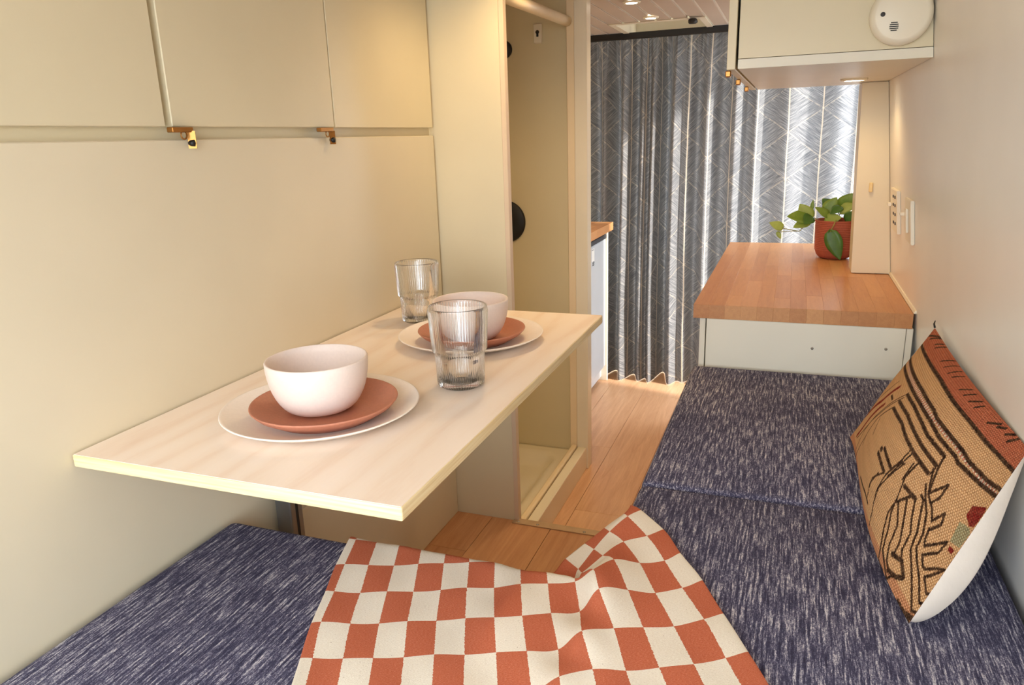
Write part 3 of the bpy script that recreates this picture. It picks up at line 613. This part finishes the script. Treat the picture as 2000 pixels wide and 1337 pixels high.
# ------------------------------------------------------------------ embroidered pillow
def build_pillow():
    A = np.array([.286, 1.63, .852]); B = np.array([.14, 1.504, .65]); C = np.array([.173, .915, .640]); D = np.array([.302, 1.03, .845])
    n = np.cross(D-A, B-A); n /= np.linalg.norm(n)
    if n[0] > 0: n = -n
    T = .055
    def S(u, v, side):
        bu = np.sin(np.pi*u); bv = np.sin(np.pi*v)
        vv = v+(0.5-v)*.05*bu
        P = (A*((1-u)*(1-vv))[..., None] + B*((1-u)*vv)[..., None] + C*(u*vv)[..., None] + D*(u*(1-vv))[..., None])
        P = P + np.array([-.02, 0, 0])*(np.sin(np.pi*u**1.6)*v**3)[..., None]
        if side > 0: h = T*np.abs(bu)**(.8+.9*u*u)*np.abs(bv)**.65
        else: h = -.10*np.abs(bu)**(.6-.42*u)*np.abs(bv)**.6*(.4+.6*v)*(1-.3*(1-v))
        P = P + n*h[..., None]
        if side < 0:
            lim = .3255-.102*(P[..., 2]-.627)-.002
            P[..., 0] = np.minimum(P[..., 0], lim); P[..., 2] = np.maximum(P[..., 2], .6285)
        else:
            P[..., 0] = np.minimum(P[..., 0], .3255-.102*(P[..., 2]-.627)-.003); P[..., 2] = np.maximum(P[..., 2], .629)
        return P
    th = thing('kilim_pillow', (.22, 1.27, .628), 'tan embroidered pillow with dark line motifs leaning on the wall', 'pillow')
    def sheet(name, NU, NV, side, mat):
        us, vs_ = np.linspace(0, 1, NU), np.linspace(0, 1, NV)
        U, V = np.meshgrid(us, vs_, indexing='ij')
        P = S(U, V, side).reshape(-1, 3)
        idx = np.arange(NU*NV).reshape(NU, NV)
        f = np.stack([idx[:-1, :-1], idx[1:, :-1], idx[1:, 1:], idx[:-1, 1:]], -1).reshape(-1, 4)
        if side < 0: f = f[:, ::-1]
        me = bpy.data.meshes.new(name)
        me.vertices.add(len(P)); me.vertices.foreach_set('co', P.ravel())
        me.loops.add(f.size); me.loops.foreach_set('vertex_index', f.ravel().astype(np.int32))
        me.polygons.add(len(f)); me.polygons.foreach_set('loop_start', np.arange(0, f.size, 4, dtype=np.int32))
        me.update(calc_edges=True); me.validate()
        ul = me.uv_layers.new(name='UVMap')
        ul.data.foreach_set('uv', np.stack([U.ravel()[f.ravel()], V.ravel()[f.ravel()]], -1).ravel())
        return me, U.ravel(), V.ravel()
    me, U, V = sheet('front_panel', 560, 280, 1, 'kilim')
    LU, LV = .60, .285
    tan, sal, dk, red, grn, pk = [np.array(lin(c)) for c in ((230, 186, 136), (200, 114, 84), (44, 28, 20), (138, 26, 28), (170, 168, 130), (214, 142, 116))]
    Cc = np.tile(tan, (len(U), 1))
    wob = .004*np.sin(U*23)+.003*np.sin(U*61+1)
    Cc[V < .13+wob] = sal
    band = (V > .262+wob) & (V < .292+wob)
    dash = (np.floor(U*150) % 2 == 0)
    Cc[band] = pk; Cc[band & dash] = np.array(lin((240, 222, 196)))
    # broad faint weaving bands of warmer wool
    wv = .5+.5*np.sin(V*70+2*np.sin(U*9)); Cc *= (1-.06*wv)[:, None]
    low = (V > .95); Cc[low] = Cc[low]*.5+sal*.5
    X_, Y_ = U*LU, V*LV
    for cname, wd, pts in STROKES:
        colr = {'K': dk, 'R': red}[cname]
        q = np.array(pts)*np.array([LU, LV])
        lo, hi = q.min(0)-.012, q.max(0)+.012
        ids = np.where((X_ > lo[0]) & (X_ < hi[0]) & (Y_ > lo[1]) & (Y_ < hi[1]))[0]
        if not len(ids): continue
        px, py = X_[ids], Y_[ids]; best = np.full(len(ids), 9.0)
        for (ax, ay), (bx_, by_) in zip(q[:-1], q[1:]):
            dx, dy = bx_-ax, by_-ay; L = dx*dx+dy*dy+1e-12
            t = np.clip(((px-ax)*dx+(py-ay)*dy)/L, 0, 1)
            best = np.minimum(best, np.hypot(px-ax-t*dx, py-ay-t*dy))
        rag = wd*.85*(1+.25*np.sin(px*2600+py*900))
        hit = ids[best < rag]; Cc[hit] = colr
    for cname, poly in (('R', [(.948, .40), (.992, .345), (.998, .37), (.996, .455), (.978, .475), (.95, .455)]), ('G', [(.945, .50), (.985, .475), (.997, .49), (.996, .575), (.955, .60)]), ('R', [(.962, .612), (.984, .605), (.985, .63), (.966, .635)])):
        q = np.array(poly); ins = np.zeros(len(U), bool); j = len(q)-1
        for i in range(len(q)):
            yi, yj = q[i][1], q[j][1]; xi, xj = q[i][0], q[j][0]
            cnd = ((yi > V) != (yj > V)) & (U < (xj-xi)*(V-yi)/(yj-yi+1e-9)+xi)
            ins ^= cnd; j = i
        Cc[ins] = {'R': red, 'G': grn}[cname]
    ca = me.color_attributes.new('Col', 'FLOAT_COLOR', 'POINT')
    ca.data.foreach_set('color', np.concatenate([Cc, np.ones((len(Cc), 1))], 1).astype(np.float32).ravel())
    o = link('front_panel', me, 'kilim', th, smooth=True); o['label'] = 'tan and salmon embroidered face'
    me, U, V = sheet('backing', 120, 60, -1, 'linen')
    o = link('backing', me, 'linen', th, smooth=True); o['label'] = 'plain white cotton back'
    tube('tassel', [(.286, 1.63, .852), (.284, 1.632, .860), (.286, 1.634, .866)], [.002, .0016, .0008], 'dark', th, 6)
build_pillow()

# ------------------------------------------------------------------ curtain and its track
def build_curtain():
    pxs = [(1080, -.02), (1110, .03), (1140, -.01), (1160, -.055), (1184, .020), (1206, -.06), (1228, .045), (1250, -.035), (1268, .038), (1279, .005), (1290, .045), (1309, -.085), (1334, .05),
           (1348, .005), (1358, .016), (1376, -.028), (1397, .032), (1425, -.032), (1452, .032), (1472, -.012), (1490, .018), (1512, -.014), (1550, .018), (1592, -.016), (1640, .012), (1668, -.006), (1676, .0)]
    def wX(px): return -.959 + (px-1150)*.002367*.9727
    xs = [wX(a) for a, _ in pxs]; ds = [b for _, b in pxs]
    N = 760; X = np.linspace(xs[0], xs[-1], N)
    # smooth cosine interpolation between ridge and valley
    k = np.clip(np.searchsorted(xs, X)-1, 0, len(xs)-2)
    x0 = np.array(xs)[k]; x1 = np.array(xs)[k+1]; t = (X-x0)/(x1-x0); s = .5-.5*np.cos(np.pi*t)
    d = np.array(ds)[k]*(1-s)+np.array(ds)[k+1]*s
    fine = .010*np.sin(X*150+1.2*np.sin(X*31))+.006*np.sin(X*260+2)
    zt, zb = 1.688, .004
    NZ = 70; zs = zt-(zt-zb)*np.linspace(0, 1, NZ)**1.15
    arc = np.concatenate([[0], np.cumsum(np.hypot(np.diff(X), np.diff(d)*1.0))])
    i0 = np.searchsorted(X, wX(1443)); arc -= arc[i0]; 
    V, UV = [], []
    for z in zs:
        g = (zt-z)/(zt-zb)
        amp = .30+.70*min(1, g/.16); fa = max(0, 1-g/.10)
        lean = .012*np.sin(g*3+X*5)*g
        flare = 1.0+.10*g
        dd = d*amp*flare*1.4+fine*fa+.004*np.sin(X*40+z*9)*g
        bot = 0
        V.append(np.stack([X+lean, 3.700-dd, np.full(N, z)+bot], 1)); UV.append(np.stack([arc, np.full(N, z)], 1))
    V = np.concatenate(V); UV = np.concatenate(UV)
    idx = np.arange(NZ*N).reshape(NZ, N)
    f = np.stack([idx[:-1, :-1], idx[1:, :-1], idx[1:, 1:], idx[:-1, 1:]], -1).reshape(-1, 4)
    me = mesh('curtain', V, [tuple(q) for q in f.tolist()])
    ul = me.uv_layers.new(name='UVMap'); ul.data.foreach_set('uv', UV[f.ravel()].ravel())
    o = link('curtain', me, 'curtain', smooth=True)
    return tag(o, 'blue grey curtain with cream leaf vein print closing off the cab', 'curtain')
build_curtain()
o = box('curtain_track', -1.12, .215, 3.622, 3.648, 1.672, 1.6995, 'black', bev=.003); tag(o, 'black curtain track fixed to the ceiling boards', 'curtain track')

# ------------------------------------------------------------------ ceiling lights, roof vent
def downlight(x, y, label, vis=True):
    t = thing('downlight', (x, y, CEIL-.006), label, 'ceiling light', 'ceiling downlights')
    lathe('bezel', [(.021, 0), (.030, 0), (.032, .003), (.032, .0058), (.021, .0058)], (x, y, CEIL-.006), 'trim', t, n=32, close=True)
    lathe('lens', [(0, .001), (.021, .001), (.021, .004), (0, .004)], (x, y, CEIL-.006), 'lamp', t, n=32)
    ld = bpy.data.lights.new('downlight_lamp', 'SPOT'); ld.energy = LAMP_W; ld.color = WARM; ld.spot_size = math.radians(150); ld.spot_blend = .9; ld.shadow_soft_size = .03
    lo = bpy.data.objects.new('downlight_lamp', ld); col.objects.link(lo); lo.parent = t; lo.location = (0, 0, -.006)
downlight(-.578, 2.817, 'lit round ceiling downlight nearer the shower')
downlight(-.580, 3.212, 'lit round ceiling downlight just before the roof vent')
downlight(-.578, 2.03, 'lit round ceiling downlight above the shower opening')
downlight(-.578, 1.63, 'lit round ceiling downlight above the far end of the table')
vt = thing('roof_vent', (-.58, 3.565, CEIL-.008), 'white framed roof vent with black lever in the ceiling', 'vent')
bm = bmesh.new()
bm_box(bm, VX0-.014, VX1+.014, VY0-.014, VY0+.012, CEIL-.004, CEIL-.0005); bm_box(bm, VX0-.014, VX1+.014, VY1-.012, VY1+.014, CEIL-.004, CEIL-.0005)
bm_box(bm, VX0-.014, VX0+.012, VY0+.012, VY1-.012, CEIL-.004, CEIL-.0005); bm_box(bm, VX1-.012, VX1+.014, VY0+.012, VY1-.012, CEIL-.004, CEIL-.0005)
link('frame', bm_mesh(bm, 'frame'), 'plastic', vt)
bm = bmesh.new()
a, b, c_, d_ = VX0+.012, VX1-.012, VY0+.012, VY1-.012
bm_box(bm, a-.006, a, c_, d_, CEIL, 1.80); bm_box(bm, b, b+.006, c_, d_, CEIL, 1.80); bm_box(bm, a-.006, b+.006, c_-.006, c_, CEIL, 1.80); bm_box(bm, a-.006, b+.006, d_, d_+.006, CEIL, 1.80); bm_box(bm, a-.006, b+.006, c_-.006, d_+.006, 1.80, 1.806)
link('shaft', bm_mesh(bm, 'shaft'), 'plastic', vt)
lathe('lever', [(0, 0), (.014, 0), (.018, .006), (.018, .016), (.012, .02), (0, .02)], (-.425, 3.30, CEIL-.027), 'black', vt, n=20)
box('bolt', -.445, -.41, 3.325, 3.345, CEIL-.02, CEIL-.008, 'black', vt, bev=.003)

# ------------------------------------------------------------------ shower fittings
bm = bmesh.new()
nx_, ny_ = 48, 64; gx = np.linspace(-1.168, -.738, nx_); gy = np.linspace(1.806, 2.583, ny_)
vs, fs = [], []
cx, cy, hx, hy, rr = -.955, 2.20, .175, .335, .07
for a in gx:
    for b in gy:
        qx, qy = abs(a-cx)-hx+rr, abs(b-cy)-hy+rr
        sdf = math.hypot(max(qx, 0), max(qy, 0))+min(max(qx, qy), 0)-rr
        t = min(1, max(0, -sdf/.05)); t = t*t*(3-2*t)
        vs.append((a, b, .058-.045*t))
fs = [(i*ny_+j, (i+1)*ny_+j, (i+1)*ny_+j+1, i*ny_+j+1) for i in range(nx_-1) for j in range(ny_-1)]
tr = link('shower_tray', mesh('shower_tray', vs, fs), 'tray', smooth=True); tag(tr, 'cream moulded shower tray on the floor of the stall', 'shower tray')
sm = tr.modifiers.new('thickness', 'SOLIDIFY'); sm.thickness = .008; sm.offset = -1
o = tube('shower_rod', [(-.74, 1.806, 1.600), (-.74, 2.2, 1.608), (-.74, 2.550, 1.615)], .0165, 'rod', n=20); tag(o, 'cream plastic curtain rod across the shower opening', 'rod')
hk = thing('hook_plate', (-.851, 2.575, 1.555), 'small white keyhole hanger plate on the shower wall', 'hanger')
box('plate', -.866, -.837, 2.570, 2.5845, 1.556, 1.619, 'plastic', hk, bev=.004, seg=3)
lathe('keyhole', [(0, -.001), (.0065, -.001), (.0065, .002), (0, .002)], (-.8515, 2.570, 1.592), 'black', hk, n=20, axis='Y')
box('slot', -.8555, -.8475, 2.569, 2.572, 1.577, 1.590, 'black', hk, bev=.001)
def disc(c, R, label):
    o = lathe('blanking_disc', [(0, 0), (R, 0), (R, -.006), (R*.96, -.010), (R*.5, -.012), (0, -.012)], (c[0], 2.5845, c[1]), 'black', n=48, axis='Y'); tag(o, label, 'cap', 'black caps')
disc((-.995, .946), .078, 'large round black cap on the shower wall behind the bowl')
disc((-.980, 1.545), .030, 'small round black cap high on the shower wall')

# ------------------------------------------------------------------ fridge, its side panel and worktop
fr = thing('fridge', (-1.0, 3.3, .02), 'low pale grey fridge under the small wooden worktop', 'fridge')
box('body', -1.15, -.880, 2.64, 3.612, .02, .765, 'fridge', fr, bev=.004)
box('door', -.880, -.857, 2.645, 3.607, .085, .748, 'fridge', fr, bev=.006, seg=3)
box('top_trim', -.890, -.853, 2.645, 3.607, .750, .772, 'ink', fr, bev=.003)
st = box('sticker', -.857, -.8562, 3.325, 3.375, .675, .735, 'label', fr); st['label'] = 'white energy label with small print'
for k, (z0, z1, y0, y1) in enumerate(((.728, .731, 3.33, 3.36), (.664, .669, 3.340, 3.372), (.672, .674, 3.340, 3.372), (.655, .661, 3.340, 3.366))):
    box('print', -.8562, -.8557, y0, y1, z0, z1, 'ink', st)
box('end_panel', -1.15, -.850, 3.6135, 3.632, .001, .789, 'white', fr, bev=.0015)
def staves(root, x0, x1, y0, y1, z0, z1, w_, seed):
    r = random.Random(seed); n = round((x1-x0)/w_); w_ = (x1-x0)/n
    for i in range(n):
        y = y0; first = True
        while y < y1-.001:
            L = r.uniform(.12, .5) if first else r.uniform(.28, .62); first = False
            e = min(y+L, y1);  e = y1 if y1-e < .08 else e
            box('stave', x0+i*w_+.00005, x0+(i+1)*w_-.00005, y+.00005, e-.00005, z0, z1, 'stave', root, bev=.0003)
            y = e
ft = thing('worktop', (-1.0, 3.1, .790), 'small wooden butcher block worktop over the fridge', 'worktop')
staves(ft, -1.15, -.826, 2.62, 3.634, .7905, .829, .041, 3)

# ------------------------------------------------------------------ counter, base cabinet
ct = thing('counter', (.04, 2.6, .756), 'long beech butcher block counter beside the potted plant', 'counter')
staves(ct, -.2315, .3025, 2.005, 3.235, .756, .794, .0411, 5)
bc = thing('base_cabinet', (.05, 2.6, 0), 'white base cabinet under the wooden counter behind the bench', 'cabinet')
box('body', -.196, .305, 2.022, 3.20, .001, .7555, 'white', bc)
box('side_panel', -.2135, -.1985, 2.008, 3.20, .001, .7555, 'white', bc, bev=.001)
box('front_panel', -.1955, .290, 2.006, 2.0215, .001, .7555, 'white', bc, bev=.001)
box('filler_strip', .2915, .3065, 2.008, 2.0215, .001, .7555, 'white', bc, bev=.001)
for sx, szz in ((.076, .690), (.249, .700)):
    lathe('screw', [(0, .0006), (.0035, .0006), (.0035, -.0012), (0, -.0016)], (sx, 2.0055, szz), 'screw', bc, n=14, axis='Y')

# ------------------------------------------------------------------ wall cabinet with smoke alarm and lamp
uc = thing('wall_cabinet', (.05, 2.2, 1.3747), 'cream wall cabinet hung above the counter with slim door', 'cabinet')
zt = CEIL-.001
def slab(name, y0, y1, z0, z1, xl, mat, gap=.001):
    return prism(name, [(xl, y0, z0), (wx(z0)-gap, y0, z0), (wx(z0)-gap, y1, z0), (xl, y1, z0)], [(xl, y0, z1), (wx(z1)-gap, y0, z1), (wx(z1)-gap, y1, z1), (xl, y1, z1)], mat, uc, bev=.0006)
slab('side_panel', 1.771, 1.788, 1.3955, zt, -.1285, 'door')
slab('bottom_panel', 1.771, 2.685, 1.3747, 1.3943, -.1285, 'white')
slab('carcass', 1.79, 2.685, 1.396, zt, -.1240, 'dark')  # body coloured dark to paint in the shade of the door gap
d = box('door', -.1515, -.1335, 1.768, 2.685, 1.3735, 1.695, 'door', uc, bev=.001)
for yy in (1.79, 2.10, 2.46):
    box('hinge', -.156, -.144, yy, yy+.022, 1.360, 1.3735, 'brass', d, bev=.002)
sa = thing('smoke_alarm', (.1805, 1.755, 1.40), 'round white smoke alarm on the cabinet side', 'smoke alarm')
cc = (.1805, 1.7705, 1.4565)
lathe('base', [(0, 0), (.054, 0), (.054, -.010), (0, -.010)], cc, 'plastic', sa, n=64, axis='Y')
lathe('cover', [(.050, -.010), (.0565, -.010), (.0575, -.013), (.0565, -.022), (.050, -.030), (.046, -.0315), (0, -.0325)], cc, 'plastic', sa, n=72, axis='Y')
lathe('button', [(0, -.001), (.0045, -.001), (.0045, .003), (0, .003)], (.1462, 1.7393, 1.458), 'ink', sa, n=16, axis='Y')
for k in range(5):
    hw = (.006, .0078, .0082, .0078, .0055)[k]
    box('slot', .168-hw, .168+hw, 1.7372, 1.7400, 1.4405-k*.0036, 1.4420-k*.0036, 'dark', sa)
pk = thing('puck_light', (.142, 2.37, 1.366), 'lit round lamp recessed under the wall cabinet', 'lamp')
lathe('bezel', [(.026, .003), (.034, .003), (.036, .0085), (.026, .0085)], (.142, 2.37, 1.366), 'trim', pk, n=32, close=True)
lathe('lens', [(0, .004), (.026, .004), (.026, .0085), (0, .0085)], (.142, 2.37, 1.366), 'lamp', pk, n=32)
ld = bpy.data.lights.new('puck_lamp', 'SPOT'); ld.energy = 2.2; ld.color = WARM; ld.spot_size = math.radians(140); ld.spot_blend = .8; ld.shadow_soft_size = .02
lo = bpy.data.objects.new('puck_lamp', ld); col.objects.link(lo); lo.parent = pk; lo.location = (0, 0, -.001)

# ------------------------------------------------------------------ switch plates on the leaning wall
def wallbox(name, y0, y1, z0, z1, dep, mat, parent, off=0.0):
    return prism(name, [(wx(z0)-dep-off, y0, z0), (wx(z0)-.0005-off, y0, z0), (wx(z0)-.0005-off, y1, z0), (wx(z0)-dep-off, y1, z0)],
                 [(wx(z1)-dep-off, y0, z1), (wx(z1)-.0005-off, y0, z1), (wx(z1)-.0005-off, y1, z1), (wx(z1)-dep-off, y1, z1)], mat, parent, bev=.0015)
t = thing('socket_plate', (.28, 2.38, .953), 'white socket plate on the wall nearer the pillar', 'socket')
wallbox('plate', 2.298, 2.45, .953, 1.072, .010, 'plastic', t)
for zz in (.975, 1.000, 1.025, 1.048):
    for yy in (2.33, 2.37): wallbox('slot', yy, yy+.01, zz, zz+.008, .001, 'ink', t, .010)
wallbox('rocker', 2.42, 2.44, 1.02, 1.03, .010, 'plastic', t, .010)
t = thing('switch_plate', (.28, 2.09, .962), 'white rocker switch plate on the wall nearer the pillow', 'switch')
wallbox('plate', 2.035, 2.140, .960, 1.068, .009, 'plastic', t)
wallbox('rocker', 2.075, 2.10, .985, 1.045, .006, 'plastic', t, .009)
wallbox('toggle', 2.10, 2.112, 1.026, 1.033, .016, 'plastic', t, .009)

# ------------------------------------------------------------------ potted pothos
pp = thing('potted_plant', (.155, 2.875, .7945), 'trailing pothos in a ribbed terracotta pot on the counter', 'plant')
PC = (.1555, 2.875, .7945)
prof = [(0, 0), (.042, 0), (.052, .004), (.060, .014), (.065, .028)]
for k in range(16):
    z0 = .030+k*.0062; R = .0655+.0035*(z0-.03)/.1
    prof += [(R, z0), (R+.0016, z0+.0016), (R+.0016, z0+.0040), (R, z0+.0056)]
prof += [(.0705, .130), (.0715, .132), (.0715, .1365), (.0665, .1365), (.0655, .12), (.06, .03), (0, .02)]
lathe('pot', prof, PC, 'pot', pp, n=64)
lathe('soil', [(0, .112), (.063, .112), (.064, .118), (.03, .122), (0, .123)], PC, 'soil', pp, n=32)
def leaf(base, tip, width, nrm, mat='leaf', fold=.25, curl=.12):
    b, t = Vector(base), Vector(tip); ax = (t-b); L = ax.length; ax.normalize()
    nrm = Vector(nrm); nrm = (nrm-ax*nrm.dot(ax)).normalized(); sd = ax.cross(nrm)
    n = 12; vs, fs = [], []
    for i in range(n+1):
        s = i/n
        w_ = width*.5*(math.sin(math.pi*min(1, s**.62))**.8 if 0 < s < 1 else 0)
        back = -.10*L*math.exp(-(s/.14)**2)
        cz = -curl*L*s*s
        for j in (-2, -1, 0, 1, 2):
            f = j/2
            p = b+ax*(s*L+back*abs(f)*(1 if s < .3 else 0))+sd*(w_*f)+nrm*(cz+fold*abs(w_*f)*(1-.3*abs(f)))
            vs.append(p)
    for i in range(n):
        for j in range(4): a = i*5+j; fs.append((a, a+1, a+6, a+5))
    o = link('leaf', mesh('leaf', vs, fs), mat, pp, smooth=True)
    sm = o.modifiers.new('thickness', 'SOLIDIFY'); sm.thickness = .0007
    return o
F = (-.1, -1, .35)
leaf((.134, 2.787, .897), (.172, 2.782, .800), .058, (-.2, -1, .1), 'leaf_dark', .15, .05)
leaf((-.024, 2.84, .903), (-.068, 2.83, .924), .034, (.1, -1, .4), fold=.35)
leaf((-.040, 2.84, .888), (-.027, 2.835, .864), .016, F)
leaf((.066, 2.845, .938), (-.008, 2.815, .952), .055, (0, -.8, .6))
leaf((.064, 2.85, .934), (.030, 2.84, .988), .056, (0, -1, .2))
leaf((.064, 2.835, .928), (.012, 2.815, .911), .040, (0, -.8, .6))
leaf((.068, 2.84, .945), (.05, 2.80, .925), .045, (.3, -.8, .5), 'leaf_dark')
leaf((.070, 2.90, .962), (.074, 2.90, .998), .014, (0, -1, 0))
leaf((.120, 2.885, .955), (.150, 2.88, 1.008), .052, (0, -1, .25))
leaf((.165, 2.86, .975), (.130, 2.835, .958), .040, (0, -.6, .8), 'leaf_dark')
leaf((.170, 2.92, .965), (.208, 2.90, 1.02), .060, (0, -1, .3))
leaf((.166, 2.89, .960), (.212, 2.86, .985), .046, (0, -.8, .6))
leaf((.128, 2.855, .945), (.083, 2.835, .979), .030, (.2, -1, .5))
leaf((.118, 2.85, .930), (.165, 2.825, .945), .046, (0, -1, .5))
leaf((.185, 2.84, .930), (.215, 2.82, .965), .044, (0, -1, .4), 'leaf_dark')
leaf((.150, 2.93, .955), (.105, 2.94, 1.000), .050, (0, -1, .2), 'leaf_dark')
tube('stem', [(.11, 2.86, .92), (.082, 2.85, .938), (.066, 2.842, .930), (.034, 2.84, .892), (.0, 2.84, .897), (-.026, 2.84, .903)], .0016, 'stem', pp, 6)
tube('stem', [(.034, 2.84, .892), (-.01, 2.84, .890), (-.040, 2.84, .888)], .0011, 'stem', pp, 6)
tube('stem', [(.15, 2.85, .925), (.149, 2.80, .936), (.143, 2.790, .920), (.134, 2.787, .897)], .0018, 'stem', pp, 6)
tube('stem', [(.13, 2.88, .918), (.12, 2.885, .955)], .0016, 'stem', pp, 6)
tube('stem', [(.16, 2.9, .918), (.170, 2.92, .968)], .0016, 'stem', pp, 6)
tube('stem', [(.15, 2.88, .918), (.165, 2.86, .975)], .0016, 'stem', pp, 6)
